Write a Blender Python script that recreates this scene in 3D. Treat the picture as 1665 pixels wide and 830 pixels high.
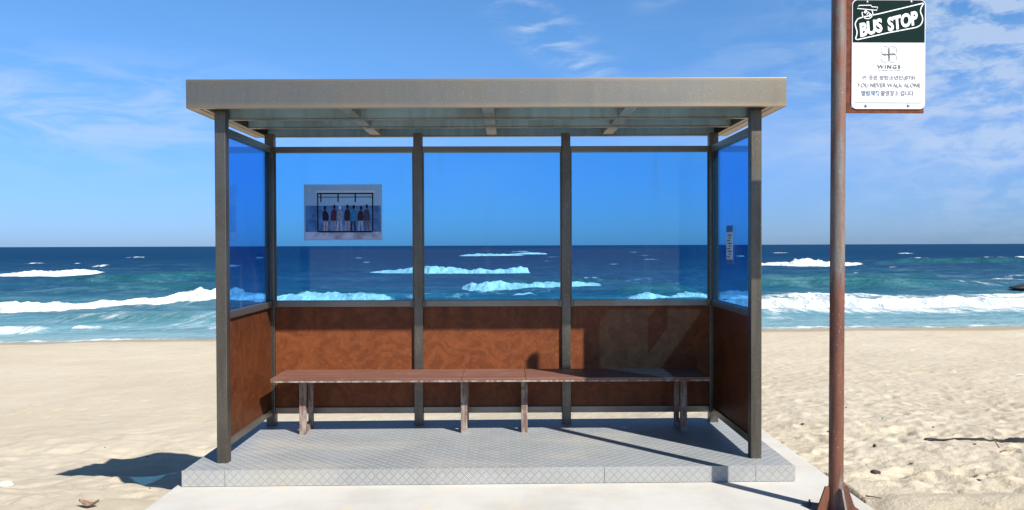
import bpy, bmesh, math, random
import numpy as np
from mathutils import Vector, Matrix, Euler

R = math.radians
for o in list(bpy.data.objects):
    bpy.data.objects.remove(o)
SC = bpy.context.scene
COL = SC.collection
random.seed(4)

# ------------------------------------------------------------------ camera, sky, sun, exposure
cam_d = bpy.data.cameras.new('camera')
cam = bpy.data.objects.new('camera', cam_d)
COL.objects.link(cam)
cam_d.sensor_width = 36.0
cam_d.sensor_fit = 'HORIZONTAL'
cam_d.lens = 36.0 * 1300.0 / 1665.0
cam_d.clip_start = 0.05
cam_d.clip_end = 60000.0
EYE = 1.6075
fwd = Vector((math.sin(R(0.33)), math.cos(R(0.33)), -math.tan(R(0.69)))).normalized()
right = fwd.cross(Vector((0, 0, 1))).normalized()
up = right.cross(fwd).normalized()
roll = R(0.19)                                   # clockwise, as the photograph's horizon
r2 = right * math.cos(roll) - up * math.sin(roll)
u2 = up * math.cos(roll) + right * math.sin(roll)
cam.matrix_world = Matrix(((r2.x, u2.x, -fwd.x, 0), (r2.y, u2.y, -fwd.y, 0), (r2.z, u2.z, -fwd.z, EYE), (0, 0, 0, 1)))
SC.camera = cam

SUN_EL = R(43.5)
SUN_DIR = Vector((0.672 * math.cos(SUN_EL), -0.740 * math.cos(SUN_EL), math.sin(SUN_EL))).normalized()
sun_d = bpy.data.lights.new('sun', 'SUN')
sun_d.energy = 4.6
sun_d.angle = R(0.55)
sun_d.color = (1.0, 0.955, 0.88)
sun = bpy.data.objects.new('sun', sun_d)
COL.objects.link(sun)
sun.rotation_euler = (-SUN_DIR).to_track_quat('-Z', 'Y').to_euler()

SC.view_settings.view_transform = 'Standard'
SC.view_settings.look = 'None'
SC.view_settings.gamma = 1.0
SC.view_settings.use_curve_mapping = False
SC.view_settings.exposure = 0.84
SKY_STRENGTH = 0.0535

# ------------------------------------------------------------------ node helper
class NT:
    def __init__(self, nt):
        self.nt = nt
    def n(self, typ, props=None, ins=None):
        nd = self.nt.nodes.new(typ)
        for k, v in (props or {}).items():
            setattr(nd, k, v)
        for k, v in (ins or {}).items():
            self.put(nd.inputs[k], v)
        return nd
    def put(self, sock, v):
        if isinstance(v, bpy.types.Node):
            v = v.outputs[0]
        if isinstance(v, bpy.types.NodeSocket):
            self.nt.links.new(v, sock)
        else:
            if isinstance(v, tuple) and len(v) == 3 and sock.type == 'RGBA':
                v = v + (1.0,)
            sock.default_value = v
    def m(self, op, a, b=0.0, c=None, clamp=False):
        nd = self.n('ShaderNodeMath', {'operation': op, 'use_clamp': clamp})
        self.put(nd.inputs[0], a)
        self.put(nd.inputs[1], b)
        if c is not None:
            self.put(nd.inputs[2], c)
        return nd.outputs[0]
    def ss(self, v, lo, hi, a=0.0, b=1.0):
        nd = self.n('ShaderNodeMapRange', {'interpolation_type': 'SMOOTHSTEP'})
        for i, x in enumerate((v, lo, hi, a, b)):
            self.put(nd.inputs[i], x)
        return nd.outputs[0]
    def mix(self, f, a, b, mode='MIX'):
        nd = self.n('ShaderNodeMix', {'data_type': 'RGBA', 'blend_type': mode})
        self.put(nd.inputs[0], f)
        self.put(nd.inputs[6], a)
        self.put(nd.inputs[7], b)
        return nd.outputs[2]
    def noise(self, vec, scale, detail=4.0, rough=0.55, dist=0.0):
        nd = self.n('ShaderNodeTexNoise', None, {'Scale': scale, 'Detail': detail, 'Roughness': rough, 'Distortion': dist})
        if vec is not None:
            self.put(nd.inputs['Vector'], vec)
        return nd.outputs['Fac']
    def stretch(self, vec, s, loc=(0, 0, 0), rot=(0, 0, 0)):
        return self.n('ShaderNodeMapping', None, {'Vector': vec, 'Scale': s, 'Location': loc, 'Rotation': rot}).outputs[0]
    def bump(self, h, strength, dist):
        return self.n('ShaderNodeBump', None, {'Height': h, 'Strength': strength, 'Distance': dist}).outputs[0]
    def attr(self, name):
        return self.n('ShaderNodeAttribute', {'attribute_name': name}).outputs['Fac']

def mat(name):
    m = bpy.data.materials.new(name)
    m.use_nodes = True
    nt = m.node_tree
    nt.nodes.clear()
    t = NT(nt)
    out = t.n('ShaderNodeOutputMaterial')
    return m, t, out

def pbsdf(t, out, **k):
    b = t.n('ShaderNodeBsdfPrincipled', None, {a.replace('_', ' '): v for a, v in k.items()})
    t.nt.links.new(b.outputs[0], out.inputs['Surface'])
    return b

# ------------------------------------------------------------------ sky
W = bpy.data.worlds.new('World')
SC.world = W
W.use_nodes = True
W.node_tree.nodes.clear()
t = NT(W.node_tree)
wo = t.n('ShaderNodeOutputWorld')
bg = t.n('ShaderNodeBackground')
bg.inputs['Strength'].default_value = SKY_STRENGTH
t.nt.links.new(bg.outputs[0], wo.inputs['Surface'])
sky = t.n('ShaderNodeTexSky')
sky.sky_type = 'NISHITA'
sky.sun_disc = False
sky.sun_elevation = SUN_EL
sky.sun_rotation = math.atan2(SUN_DIR.x, SUN_DIR.y)
sky.altitude = 0.0
sky.air_density = 1.0
sky.dust_density = 0.35
sky.ozone_density = 2.0
tc = t.n('ShaderNodeTexCoord')
gen = tc.outputs['Generated']
sep = t.n('ShaderNodeSeparateXYZ', None, {0: gen})
az = t.m('ARCTAN2', sep.outputs[0], sep.outputs[1])
el = t.m('ARCSINE', sep.outputs[2])
dirv = t.n('ShaderNodeCombineXYZ', None, {0: az, 1: el, 2: 0.0}).outputs[0]

def blob(a0, e0, sa, se, ang=0.0):
    """soft elliptical patch of sky round azimuth a0, elevation e0 (radians)"""
    da = t.m('SUBTRACT', az, a0); de = t.m('SUBTRACT', el, e0)
    c, s = math.cos(ang), math.sin(ang)
    p = t.m('DIVIDE', t.m('ADD', t.m('MULTIPLY', da, c), t.m('MULTIPLY', de, s)), sa)
    q = t.m('DIVIDE', t.m('SUBTRACT', t.m('MULTIPLY', de, c), t.m('MULTIPLY', da, s)), se)
    r = t.m('ADD', t.m('MULTIPLY', p, p), t.m('MULTIPLY', q, q))
    return t.m('EXPONENT', t.m('MULTIPLY', r, -1.0))
wisp = t.noise(t.stretch(dirv, (5, 22, 1), rot=(0, 0, R(14))), 1.6, 8, 0.62, 0.6)
wisp2 = t.noise(t.stretch(dirv, (6, 24, 1), loc=(3.1, 1.7, 0), rot=(0, 0, R(-22))), 2.2, 8, 0.6, 0.5)
mott = t.noise(t.stretch(dirv, (9, 20, 1), loc=(1.3, 5.7, 0), rot=(0, 0, R(-12))), 2.4, 7, 0.62, 0.3)
large = t.noise(t.stretch(dirv, (3, 7, 1), loc=(7.3, 2.2, 0)), 1.0, 4, 0.5)
c1 = t.m('MULTIPLY', t.m('ADD', blob(0.02, 0.29, 0.10, 0.020, R(-33)), blob(0.06, 0.245, 0.07, 0.02, R(-30))), t.ss(wisp2, 0.42, 0.72))
c1b = t.m('MULTIPLY', blob(0.085, 0.222, 0.05, 0.012, R(-22)), t.ss(wisp2, 0.35, 0.65))
c2 = t.m('MULTIPLY', blob(-0.52, 0.150, 0.30, 0.050), t.ss(wisp, 0.36, 0.66))
c3 = t.m('MULTIPLY', blob(0.62, 0.24, 0.17, 0.16), t.ss(mott, 0.36, 0.66))
c4 = t.m('MULTIPLY', blob(0.40, 0.17, 0.22, 0.07), t.ss(wisp, 0.40, 0.70))
c5 = t.m('MULTIPLY', blob(0.205, 0.302, 0.035, 0.010, R(20)), t.ss(wisp2, 0.35, 0.6))
c6 = t.m('MULTIPLY', blob(0.50, 0.09, 0.60, 0.06), t.m('MULTIPLY', t.ss(large, 0.35, 0.7), 0.55))
cl = t.m('ADD', t.m('ADD', t.m('MULTIPLY', c1, 0.7), t.m('MULTIPLY', c1b, 0.55)), t.m('ADD', t.m('MULTIPLY', c2, 0.95), t.m('MULTIPLY', c3, 1.9)))
cl = t.m('ADD', cl, t.m('ADD', t.m('MULTIPLY', c4, 0.6), t.m('ADD', t.m('MULTIPLY', c5, 0.7), c6)))
cl = t.m('MULTIPLY', t.m('MINIMUM', cl, 1.0), 0.62)
low = t.ss(el, 0.0, 0.30)
tint = t.mix(low, (0.46, 0.77, 1.58), (0.72, 1.20, 1.66))
tint = t.mix(t.ss(el, 0.32, 0.75), tint, (0.52, 0.62, 0.70))
skb = t.mix(1.0, sky.outputs[0], tint, 'MULTIPLY')
skc = t.mix(cl, skb, (6.6, 7.8, 9.6))
t.put(bg.inputs['Color'], skc)

# ------------------------------------------------------------------ object helpers
def put(o, parent=None, **props):
    COL.objects.link(o)
    if parent is not None:
        o.parent = parent
    for k, v in props.items():
        o[k] = v
    return o

def thing(name, loc, label, category, group=None):
    o = bpy.data.objects.new(name, None)
    o.empty_display_size = 0.2
    o.location = loc
    put(o, None, label=label, category=category)
    if group:
        o['group'] = group
    return o

def root_loc(p):
    v = Vector((0, 0, 0))
    while p is not None:
        v += p.location
        p = p.parent
    return v

def obj(name, bm, m, parent=None, origin=None, smooth=False, **props):
    """bm is in world coordinates; origin = where the object's origin goes (world)"""
    me = bpy.data.meshes.new(name)
    off = Vector(origin) if origin is not None else root_loc(parent)
    bm.transform(Matrix.Translation(-off))
    bm.normal_update()
    bm.to_mesh(me)
    bm.free()
    if smooth:
        me.polygons.foreach_set('use_smooth', [True] * len(me.polygons))
    me.materials.append(m)
    o = bpy.data.objects.new(name, me)
    o.location = off - root_loc(parent)
    put(o, parent, **props)
    return o

def box(bm, x0, x1, y0, y1, z0, z1, bev=0.0, xf=None):
    vs = [bm.verts.new(Vector((x, y, z))) for x in (x0, x1) for y in (y0, y1) for z in (z0, z1)]
    idx = [(0, 1, 3, 2), (4, 6, 7, 5), (0, 4, 5, 1), (2, 3, 7, 6), (0, 2, 6, 4), (1, 5, 7, 3)]
    fs = [bm.faces.new([vs[i] for i in f]) for f in idx]
    if xf is not None:
        for v in vs:
            v.co = xf @ v.co
    if bev > 0:
        es = list({e for f in fs for e in f.edges})
        bmesh.ops.bevel(bm, geom=es, offset=bev, segments=2, profile=0.6, affect='EDGES', clamp_overlap=True)
    return bm

def boxes(*bs, bev=0.0):
    bm = bmesh.new()
    for b in bs:
        box(bm, *b, bev=bev)
    return bm

def prism(bm, pts, y0, y1):
    """polygon in x,z (counter-clockwise from the front) extruded from y0 to y1"""
    a = [bm.verts.new((x, y0, z)) for x, z in pts]
    b = [bm.verts.new((x, y1, z)) for x, z in pts]
    n = len(pts)
    bm.faces.new(a)
    bm.faces.new(b[::-1])
    for i in range(n):
        bm.faces.new((a[i], b[i], b[(i + 1) % n], a[(i + 1) % n]))
    bmesh.ops.recalc_face_normals(bm, faces=bm.faces[:])
    return bm

def lathe(bm, prof, cx, cy, seg=32):
    rings = []
    for r, z in prof:
        if r < 1e-5:
            rings.append([bm.verts.new((cx, cy, z))])
        else:
            rings.append([bm.verts.new((cx + r * math.cos(2 * math.pi * i / seg), cy + r * math.sin(2 * math.pi * i / seg), z)) for i in range(seg)])
    for a, b in zip(rings, rings[1:]):
        for i in range(seg):
            j = (i + 1) % seg
            if len(a) == 1:
                bm.faces.new((a[0], b[j], b[i]))
            elif len(b) == 1:
                bm.faces.new((a[i], a[j], b[0]))
            else:
                bm.faces.new((a[i], a[j], b[j], b[i]))
    bmesh.ops.recalc_face_normals(bm, faces=bm.faces[:])
    return bm

def stroke(bm, pts, w, y0, y1, closed=False):
    """a flat line of width w along points in x,z with thickness y0..y1"""
    n = len(pts)
    L_, R_ = [], []
    for i in range(n):
        if closed:
            p, q = pts[i - 1], pts[(i + 1) % n]
        else:
            p, q = pts[max(i - 1, 0)], pts[min(i + 1, n - 1)]
        d = Vector((q[0] - p[0], q[1] - p[1])).normalized()
        nx, nz = -d.y * w / 2, d.x * w / 2
        L_.append((pts[i][0] + nx, pts[i][1] + nz))
        R_.append((pts[i][0] - nx, pts[i][1] - nz))
    rows = []
    for i in range(n):
        rows.append([bm.verts.new((L_[i][0], y0, L_[i][1])), bm.verts.new((R_[i][0], y0, R_[i][1])),
                     bm.verts.new((R_[i][0], y1, R_[i][1])), bm.verts.new((L_[i][0], y1, L_[i][1]))])
    for i in range(n if closed else n - 1):
        a, b = rows[i], rows[(i + 1) % n]
        for k in range(4):
            bm.faces.new((a[k], a[(k + 1) % 4], b[(k + 1) % 4], b[k]))
    if not closed:
        bm.faces.new(rows[0])
        bm.faces.new(rows[-1][::-1])
    bmesh.ops.recalc_face_normals(bm, faces=bm.faces[:])
    return bm

def text_obj(name, body, m, parent, x, z, width, height, y, depth=0.0008, shear=0.0, offset=0.0, spacing=1.0, rot=0.0):
    """lettering turned into a mesh, centred on x, z, fitted to width and height, facing -y"""
    cu = bpy.data.curves.new(name, 'FONT')
    cu.body = body
    cu.size = 1.0
    cu.shear = shear
    cu.offset = offset
    cu.space_character = spacing
    cu.extrude = 0.01
    cu.resolution_u = 3
    to = bpy.data.objects.new(name, cu)
    COL.objects.link(to)
    bpy.context.view_layer.update()
    dg = bpy.context.evaluated_depsgraph_get()
    me = bpy.data.meshes.new_from_object(to.evaluated_get(dg))
    bpy.data.objects.remove(to)
    n = len(me.vertices)
    co = np.empty(n * 3)
    me.vertices.foreach_get('co', co)
    co = co.reshape(-1, 3)
    lo, hi = co.min(0), co.max(0)
    c = (lo + hi) / 2
    px = (co[:, 0] - c[0]) * width / (hi[0] - lo[0])
    pz = (co[:, 1] - c[1]) * height / (hi[1] - lo[1])
    py = -(co[:, 2]) / 0.01 * depth
    ca, sa = math.cos(rot), math.sin(rot)
    off = root_loc(parent)
    out = np.stack([x + px * ca - pz * sa - off.x, y + py - off.y, z + px * sa + pz * ca - off.z], 1)
    me.vertices.foreach_set('co', out.ravel())
    me.update()
    me.materials.clear()
    me.materials.append(m)
    o = bpy.data.objects.new(name, me)
    put(o, parent)
    return o

# ------------------------------------------------------------------ numpy noise
def vnoise(x, y, seed=0):
    xi = np.floor(x).astype(np.int64); yi = np.floor(y).astype(np.int64)
    fx = x - xi; fy = y - yi
    fx = fx * fx * fx * (fx * (fx * 6 - 15) + 10); fy = fy * fy * fy * (fy * (fy * 6 - 15) + 10)
    def h(a, b):
        n = (a * 374761393 + b * 668265263 + seed * 974634721) & 0x7fffffff
        n = ((n ^ (n >> 13)) * 1274126177) & 0x7fffffff
        n = n ^ (n >> 16)
        return (n & 0xffff) / 65535.0
    a = h(xi, yi); b = h(xi + 1, yi); c = h(xi, yi + 1); d = h(xi + 1, yi + 1)
    return (a + (b - a) * fx) * (1 - fy) + (c + (d - c) * fx) * fy

def fbm(x, y, seed=0, oct=4, gain=0.5):
    s = 0; a = 1.0; tot = 0
    for i in range(oct):
        s = s + a * vnoise(x + 17.3 * i, y - 9.1 * i, seed + i)
        tot += a; a *= gain; x = x * 2.03; y = y * 2.03
    return s / tot          # 0..1

def sstep(v, a, b):
    k = np.clip((v - a) / (b - a), 0, 1)
    return k * k * (3 - 2 * k)

def sheet(name, X, Y, Z, m, attrs, kind='structure', smooth=True):
    nr, nc = X.shape
    me = bpy.data.meshes.new(name)
    idx = np.arange(nr * nc).reshape(nr, nc)
    q = np.stack([idx[:-1, :-1], idx[:-1, 1:], idx[1:, 1:], idx[1:, :-1]], -1).reshape(-1, 4)
    me.vertices.add(nr * nc)
    me.vertices.foreach_set('co', np.stack([X, Y, Z], -1).astype(np.float32).ravel())
    nf = len(q)
    me.loops.add(nf * 4)
    me.loops.foreach_set('vertex_index', q.astype(np.int32).ravel())
    me.polygons.add(nf)
    me.polygons.foreach_set('loop_start', np.arange(nf, dtype=np.int32) * 4)
    me.update(calc_edges=True)
    me.polygons.foreach_set('use_smooth', [smooth] * nf)
    for k, v in attrs.items():
        a = me.attributes.new(k, 'FLOAT', 'POINT')
        a.data.foreach_set('value', v.astype(np.float32).ravel())
    me.materials.append(m)
    o = bpy.data.objects.new(name, me)
    put(o, None, kind=kind)
    return o

# ------------------------------------------------------------------ layout constants (metres; y runs out to sea, z = 0 is the concrete)
CX = -0.127                       # middle of the shelter
PX = 1.8585                       # half the distance between end posts
YF, YB = 5.586, 6.725             # front and back post lines
SEA = -1.9925
TILT = 0.0042
def tilt(bm):
    for v in bm.verts:
        v.co.z += TILT * (v.co.x - CX)
    return bm

# ------------------------------------------------------------------ materials of the setting
m_sand, t, out = mat('sand')
geo = t.n('ShaderNodeNewGeometry')
pos = geo.outputs['Position']
n1 = t.noise(pos, 0.35, 5, 0.6)
n2 = t.noise(pos, 6.0, 5, 0.65)
n3 = t.noise(pos, 260.0, 2, 0.6)
n4 = t.noise(pos, 45.0, 4, 0.7)
c = t.mix(t.ss(n1, 0.3, 0.7), (0.50, 0.436, 0.330), (0.545, 0.486, 0.382))
c = t.mix(t.m('MULTIPLY', t.ss(n2, 0.45, 0.75), 0.35), c, (0.43, 0.345, 0.235))
c = t.mix(t.m('MULTIPLY', t.ss(n3, 0.52, 0.75), 0.55), c, (0.28, 0.22, 0.15))
c = t.mix(t.m('MULTIPLY', t.ss(n3, 0.48, 0.28), 0.35), c, (0.68, 0.60, 0.48))
wr = t.noise(t.stretch(pos, (0.9, 2.5, 1)), 2.2, 6, 0.7)
c = t.mix(t.m('MULTIPLY', t.attr('wrack'), t.ss(wr, 0.50, 0.66)), c, (0.17, 0.125, 0.075))
c = t.mix(t.attr('wet'), c, (0.32, 0.235, 0.145))
hgt = t.m('ADD', t.m('MULTIPLY', n4, 1.0), t.m('MULTIPLY', n3, 0.22))
bp = t.bump(hgt, 0.9, 0.018)
pbsdf(t, out, Base_Color=c, Roughness=t.m('SUBTRACT', 0.95, t.m('MULTIPLY', t.attr('wet'), 0.35)), Normal=bp, Specular_IOR_Level=0.15)

m_sea, t, out = mat('sea')
geo = t.n('ShaderNodeNewGeometry')
pos = geo.outputs['Position']
dep = t.attr('shore')             # metres of water seaward of the shoreline, in y
pat = t.noise(t.stretch(pos, (0.035, 0.09, 1)), 1.0, 4, 0.6)
pat2 = t.noise(t.stretch(pos, (0.22, 0.36, 1)), 1.0, 7, 0.72)
pat3 = t.noise(t.stretch(pos, (0.36, 0.45, 1), loc=(4.0, 9.0, 0)), 1.0, 7, 0.72)
d2 = t.m('MULTIPLY', dep, t.m('ADD', 0.72, t.m('MULTIPLY', pat, 0.56)))
cr = t.n('ShaderNodeValToRGB')
e = cr.color_ramp
stops = [(0.0, (0.27, 0.34, 0.33)), (0.06, (0.18, 0.31, 0.35)), (0.20, (0.105, 0.255, 0.315)), (0.36, (0.026, 0.120, 0.175)),
         (0.55, (0.012, 0.065, 0.135)), (0.78, (0.005, 0.042, 0.105)), (1.0, (0.004, 0.036, 0.098))]
e.elements[0].position = 0.0; e.elements[0].color = stops[0][1] + (1,)
e.elements[1].position = 1.0; e.elements[1].color = stops[-1][1] + (1,)
for p, cc in stops[1:-1]:
    x = e.elements.new(p); x.color = cc + (1,)
lg = t.m('DIVIDE', t.m('LOGARITHM', t.m('ADD', 1.0, t.m('DIVIDE', t.m('MAXIMUM', d2, 0.0), 8.0)), 2.718), 3.4, clamp=True)
t.put(cr.inputs[0], lg)
c = cr.outputs[0]
c = t.mix(t.m('MULTIPLY', t.attr('green'), 0.5), c, (0.012, 0.098, 0.092))
c = t.mix(t.m('MULTIPLY', t.ss(pat2, 0.46, 0.68), t.m('SUBTRACT', 0.50, t.m('MULTIPLY', lg, 0.52))), c, (0.20, 0.36, 0.43))
c = t.mix(t.m('MULTIPLY', t.ss(pat3, 0.48, 0.66), 0.45), c, t.mix(0.55, c, (0.004, 0.02, 0.04)))
fo = t.attr('foam')
fn = t.noise(t.stretch(pos, (1.5, 0.42, 1.0)), 1.0, 6, 0.72, 0.4)
fn2 = t.noise(t.stretch(pos, (0.32, 0.13, 1.0)), 1.0, 6, 0.68, 0.8)
fm = t.ss(t.m('ADD', fo, t.m('ADD', t.m('MULTIPLY', t.m('SUBTRACT', fn, 0.5), 1.1), t.m('MULTIPLY', t.m('SUBTRACT', fn2, 0.5), 1.3))), 0.28, 0.84)
w1 = t.noise(t.stretch(pos, (0.9, 1.6, 1)), 1.6, 5, 0.62, 0.3)
w2 = t.noise(t.stretch(pos, (0.16, 0.4, 1)), 1.0, 4, 0.6)
hh = t.m('ADD', t.m('MULTIPLY', w1, 0.22), t.m('MULTIPLY', w2, 0.55))
bp = t.bump(hh, 0.9, 1.2)
dif = t.n('ShaderNodeBsdfDiffuse', None, {'Color': c, 'Normal': bp})
glo = t.n('ShaderNodeBsdfGlossy', None, {'Color': (1, 1, 1, 1), 'Roughness': 0.25, 'Normal': bp})
fre = t.n('ShaderNodeFresnel', None, {'IOR': 1.33, 'Normal': bp})
wat = t.n('ShaderNodeMixShader', None, {0: t.m('MINIMUM', t.m('MULTIPLY', fre, 0.45), t.m('SUBTRACT', 0.20, t.m('MULTIPLY', lg, 0.15))), 1: dif.outputs[0], 2: glo.outputs[0]})
fbp = t.bump(t.m('ADD', fn, fn2), 0.75, 0.7)
foam = t.n('ShaderNodeBsdfPrincipled', None, {'Base Color': t.mix(t.ss(t.m('ADD', t.m('MULTIPLY', fn, 0.6), t.m('MULTIPLY', fn2, 0.4)), 0.40, 0.58), (0.44, 0.53, 0.56), (0.84, 0.86, 0.86)), 'Roughness': 0.9, 'Specular IOR Level': 0.1, 'Normal': fbp})
mx = t.n('ShaderNodeMixShader', None, {0: fm, 1: wat.outputs[0], 2: foam.outputs[0]})
t.nt.links.new(mx.outputs[0], out.inputs['Surface'])

m_conc, t, out = mat('pale concrete')
pos = t.n('ShaderNodeNewGeometry').outputs['Position']
n1 = t.noise(pos, 1.6, 5, 0.65); n2 = t.noise(pos, 120, 3, 0.6); n3 = t.noise(pos, 5.0, 5, 0.6, 0.6)
c = t.mix(t.ss(n1, 0.35, 0.7), (0.485, 0.475, 0.445), (0.42, 0.405, 0.37))
c = t.mix(t.m('MULTIPLY', t.ss(n2, 0.55, 0.75), 0.4), c, (0.33, 0.30, 0.26))
c = t.mix(t.m('MULTIPLY', t.ss(n3, 0.55, 0.72), 0.5), c, (0.54, 0.45, 0.32))
pbsdf(t, out, Base_Color=c, Roughness=0.9, Normal=t.bump(n2, 0.25, 0.004), Specular_IOR_Level=0.2)

# ------------------------------------------------------------------ sand (one sheet, falling from the concrete to the water)
def shoreline(x):
    return 32.3 + 0.11 * np.clip(x, -60, 60) + 1.3 * (fbm(x * 0.09, x * 0 + 3.3, 5, 3) - 0.5) + 0.9 * (fbm(x * 0.33, x * 0 + 8.3, 6, 3) - 0.5)

def terrain(X, Y):
    ys = [-80, 0, 4.6, 5.5, 6.3, 8.0, 10, 14, 20, 27]
    left = np.interp(Y, ys, [0.3, 0.0, -0.03, -0.13, -0.33, -0.70, -1.00, -1.20, -1.43, -1.68])
    rgt = np.interp(Y, ys, [0.3, 0.02, 0.015, -0.02, -0.09, -0.22, -0.42, -0.78, -1.20, -1.60])
    k = sstep(X, -1.5, 3.0)
    dry = left * (1 - k) + rgt * k
    S = shoreline(X)
    sh = SEA - (Y - S) * 0.075
    w = sstep(Y, 22.0, S - 1.5)
    return dry * (1 - w) + sh * w, S

def build_sand():
    nr, nc = 760, 760
    yn = 2.2 * np.exp(np.linspace(0, math.log(40.0 / 2.2), nr))
    yb = np.array([-300, -120, -50, -25, -12, -6, -3, -1, 0.3, 1.3])
    yf = np.array([44.0, 52.0, 80.0])
    ys = np.concatenate([yb, yn, yf])
    u = np.linspace(-1, 1, nc)
    core = np.linspace(-0.86, 0.86, nc)
    ye = np.maximum(ys, 2.2)[:, None]
    X = core[None, :] * ye
    ext = np.array([1.1, 2.0, 5.0, 14.0])
    wide = np.maximum(ext[None, :] * ye, ye * 0.86 + np.array([1.5, 8, 60, 300])[None, :])
    X = np.concatenate([-wide[:, ::-1], X, wide], 1)
    Y = np.repeat(ys[:, None], X.shape[1], 1)
    Z, S = terrain(X, Y)
    near = 1 - sstep(Y, 10.0, 26.0)
    rough = 0.60 + 0.40 * sstep(X, -1.0, 2.6)
    far = 1 - sstep(Y, S - 6, S - 2.5)
    Z += (fbm(X * 0.55, Y * 0.55, 11, 3) - 0.5) * 0.10 * far * (0.4 + 0.6 * rough)
    Z += (fbm(X * 2.1, Y * 2.1, 21, 4) - 0.5) * 0.045 * rough * (0.35 + 0.65 * near) * far
    rt = sstep(X, 0.5, 2.8)
    Z += (fbm(X * 6.5, Y * 6.5, 31, 4, 0.6) - 0.5) * 0.036 * (0.35 + 0.65 * rt) * far
    Z += (fbm(X * 15.0, Y * 13.0, 37, 2) - 0.5) * 0.020 * rt * far * (1 - sstep(Y, 12.0, 20.0))
    Z += (fbm(X * 1.9, Y * 1.9, 47, 3) - 0.5) * 0.16 * (1 - sstep(X, -2.45, -2.25)) * sstep(Y, 4.9, 5.8) * (1 - sstep(Y, 9.5, 13.0))
    # trampled hollows and footprints
    rng = np.random.default_rng(8)
    for i in range(620):
        y0 = 4.4 + 17.5 * rng.random() ** 1.5
        x0 = (2.3 + (0.75 * y0 - 2.0) * rng.random()) if rng.random() < 0.74 else -2.6 - (0.72 * y0 - 2.3) * rng.random()
        r = 0.06 + 0.11 * rng.random()
        amp = (0.008 + 0.020 * rng.random()) * (1.0 if x0 > 0 else 0.55)
        i0, i1 = np.searchsorted(ys, [y0 - 4 * r, y0 + 4 * r])
        xs = X[i0:i1]
        a = rng.random() * 3.14
        dx, dy = xs - x0, Y[i0:i1] - y0
        p = dx * math.cos(a) + dy * math.sin(a); q = (dy * math.cos(a) - dx * math.sin(a)) * 1.7
        d = (p * p + q * q) / (r * r)
        Z[i0:i1] += amp * (0.45 * np.exp(-(np.sqrt(d) - 1.3) ** 2 * 5) - np.exp(-d))
    # keep clear under the concrete and platform, banked up along its sides
    inx = sstep(X, -2.30, -2.22) * (1 - sstep(X, 2.19, 2.28))
    edge = 0.035 * (fbm(X * 3.0, Y * 3.0, 77, 3) - 0.5)
    iny = (1 - sstep(Y, 7.02, 7.10)) * sstep(Y, 1.4, 2.0)
    pad = inx * iny
    nearpad = sstep(X, -2.7, -2.3) * (1 - sstep(X, 2.3, 2.8)) * (1 - sstep(Y, 7.1, 7.8))
    Z = Z * (1 - nearpad) + np.minimum(Z, -0.018 + edge) * nearpad
    Z = np.where(pad > 0.02, np.minimum(Z, -0.035 - 0.09 * pad), Z)
    # sand blown over the front right corner of the concrete
    ov = sstep(X + 0.25 * (fbm(X * 2, Y * 2, 3, 3) - 0.5) + (4.72 - Y) * 0.45, 2.12, 2.34) * (1 - sstep(Y, 4.95, 5.25)) * sstep(Y, 2.2, 3.0)
    Z = np.maximum(Z, np.where(ov > 0.05, -0.03 + 0.055 * ov + 0.02 * (fbm(X * 6, Y * 6, 9, 3) - 0.5), -9.0))
    wet = 1 - sstep(Y, S - 2.0 - 2.0 * sstep(X, 2, 12), S - 1.2 - 1.6 * sstep(X, 2, 12))
    wet = (1 - wet) * 0.75
    wl = S - 4.0 - 0.5 * np.sin(X * 0.35) - 0.7 * (fbm(X * 0.4, X * 0, 4, 3) - 0.5)
    wrack = np.exp(-((Y - wl) / 0.20) ** 2) * (0.35 + 0.65 * sstep(X, 10, 13) * (1 - sstep(X, 16, 19)))
    wl2 = 13.5 + 0.12 * X + 1.2 * (fbm(X * 0.5, X * 0, 14, 3) - 0.5)
    wrack += 0.35 * np.exp(-((Y - wl2) / 0.12) ** 2)
    wl3 = 19.5 + 0.1 * X + 1.5 * (fbm(X * 0.4, X * 0, 15, 3) - 0.5)
    wrack += 0.3 * np.exp(-((Y - wl3) / 0.15) ** 2)
    return sheet('sand', X, Y, Z, m_sand, {'wet': wet, 'wrack': np.clip(wrack, 0, 1)}), (X, Y, Z)
sand, SANDGRID = build_sand()

def sand_z(x, y):
    X, Y, Z = SANDGRID
    i = int(np.argmin(np.abs(Y[:, 0] - y)))
    j = int(np.argmin(np.abs(X[i] - x)))
    return float(Z[i, j])

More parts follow.
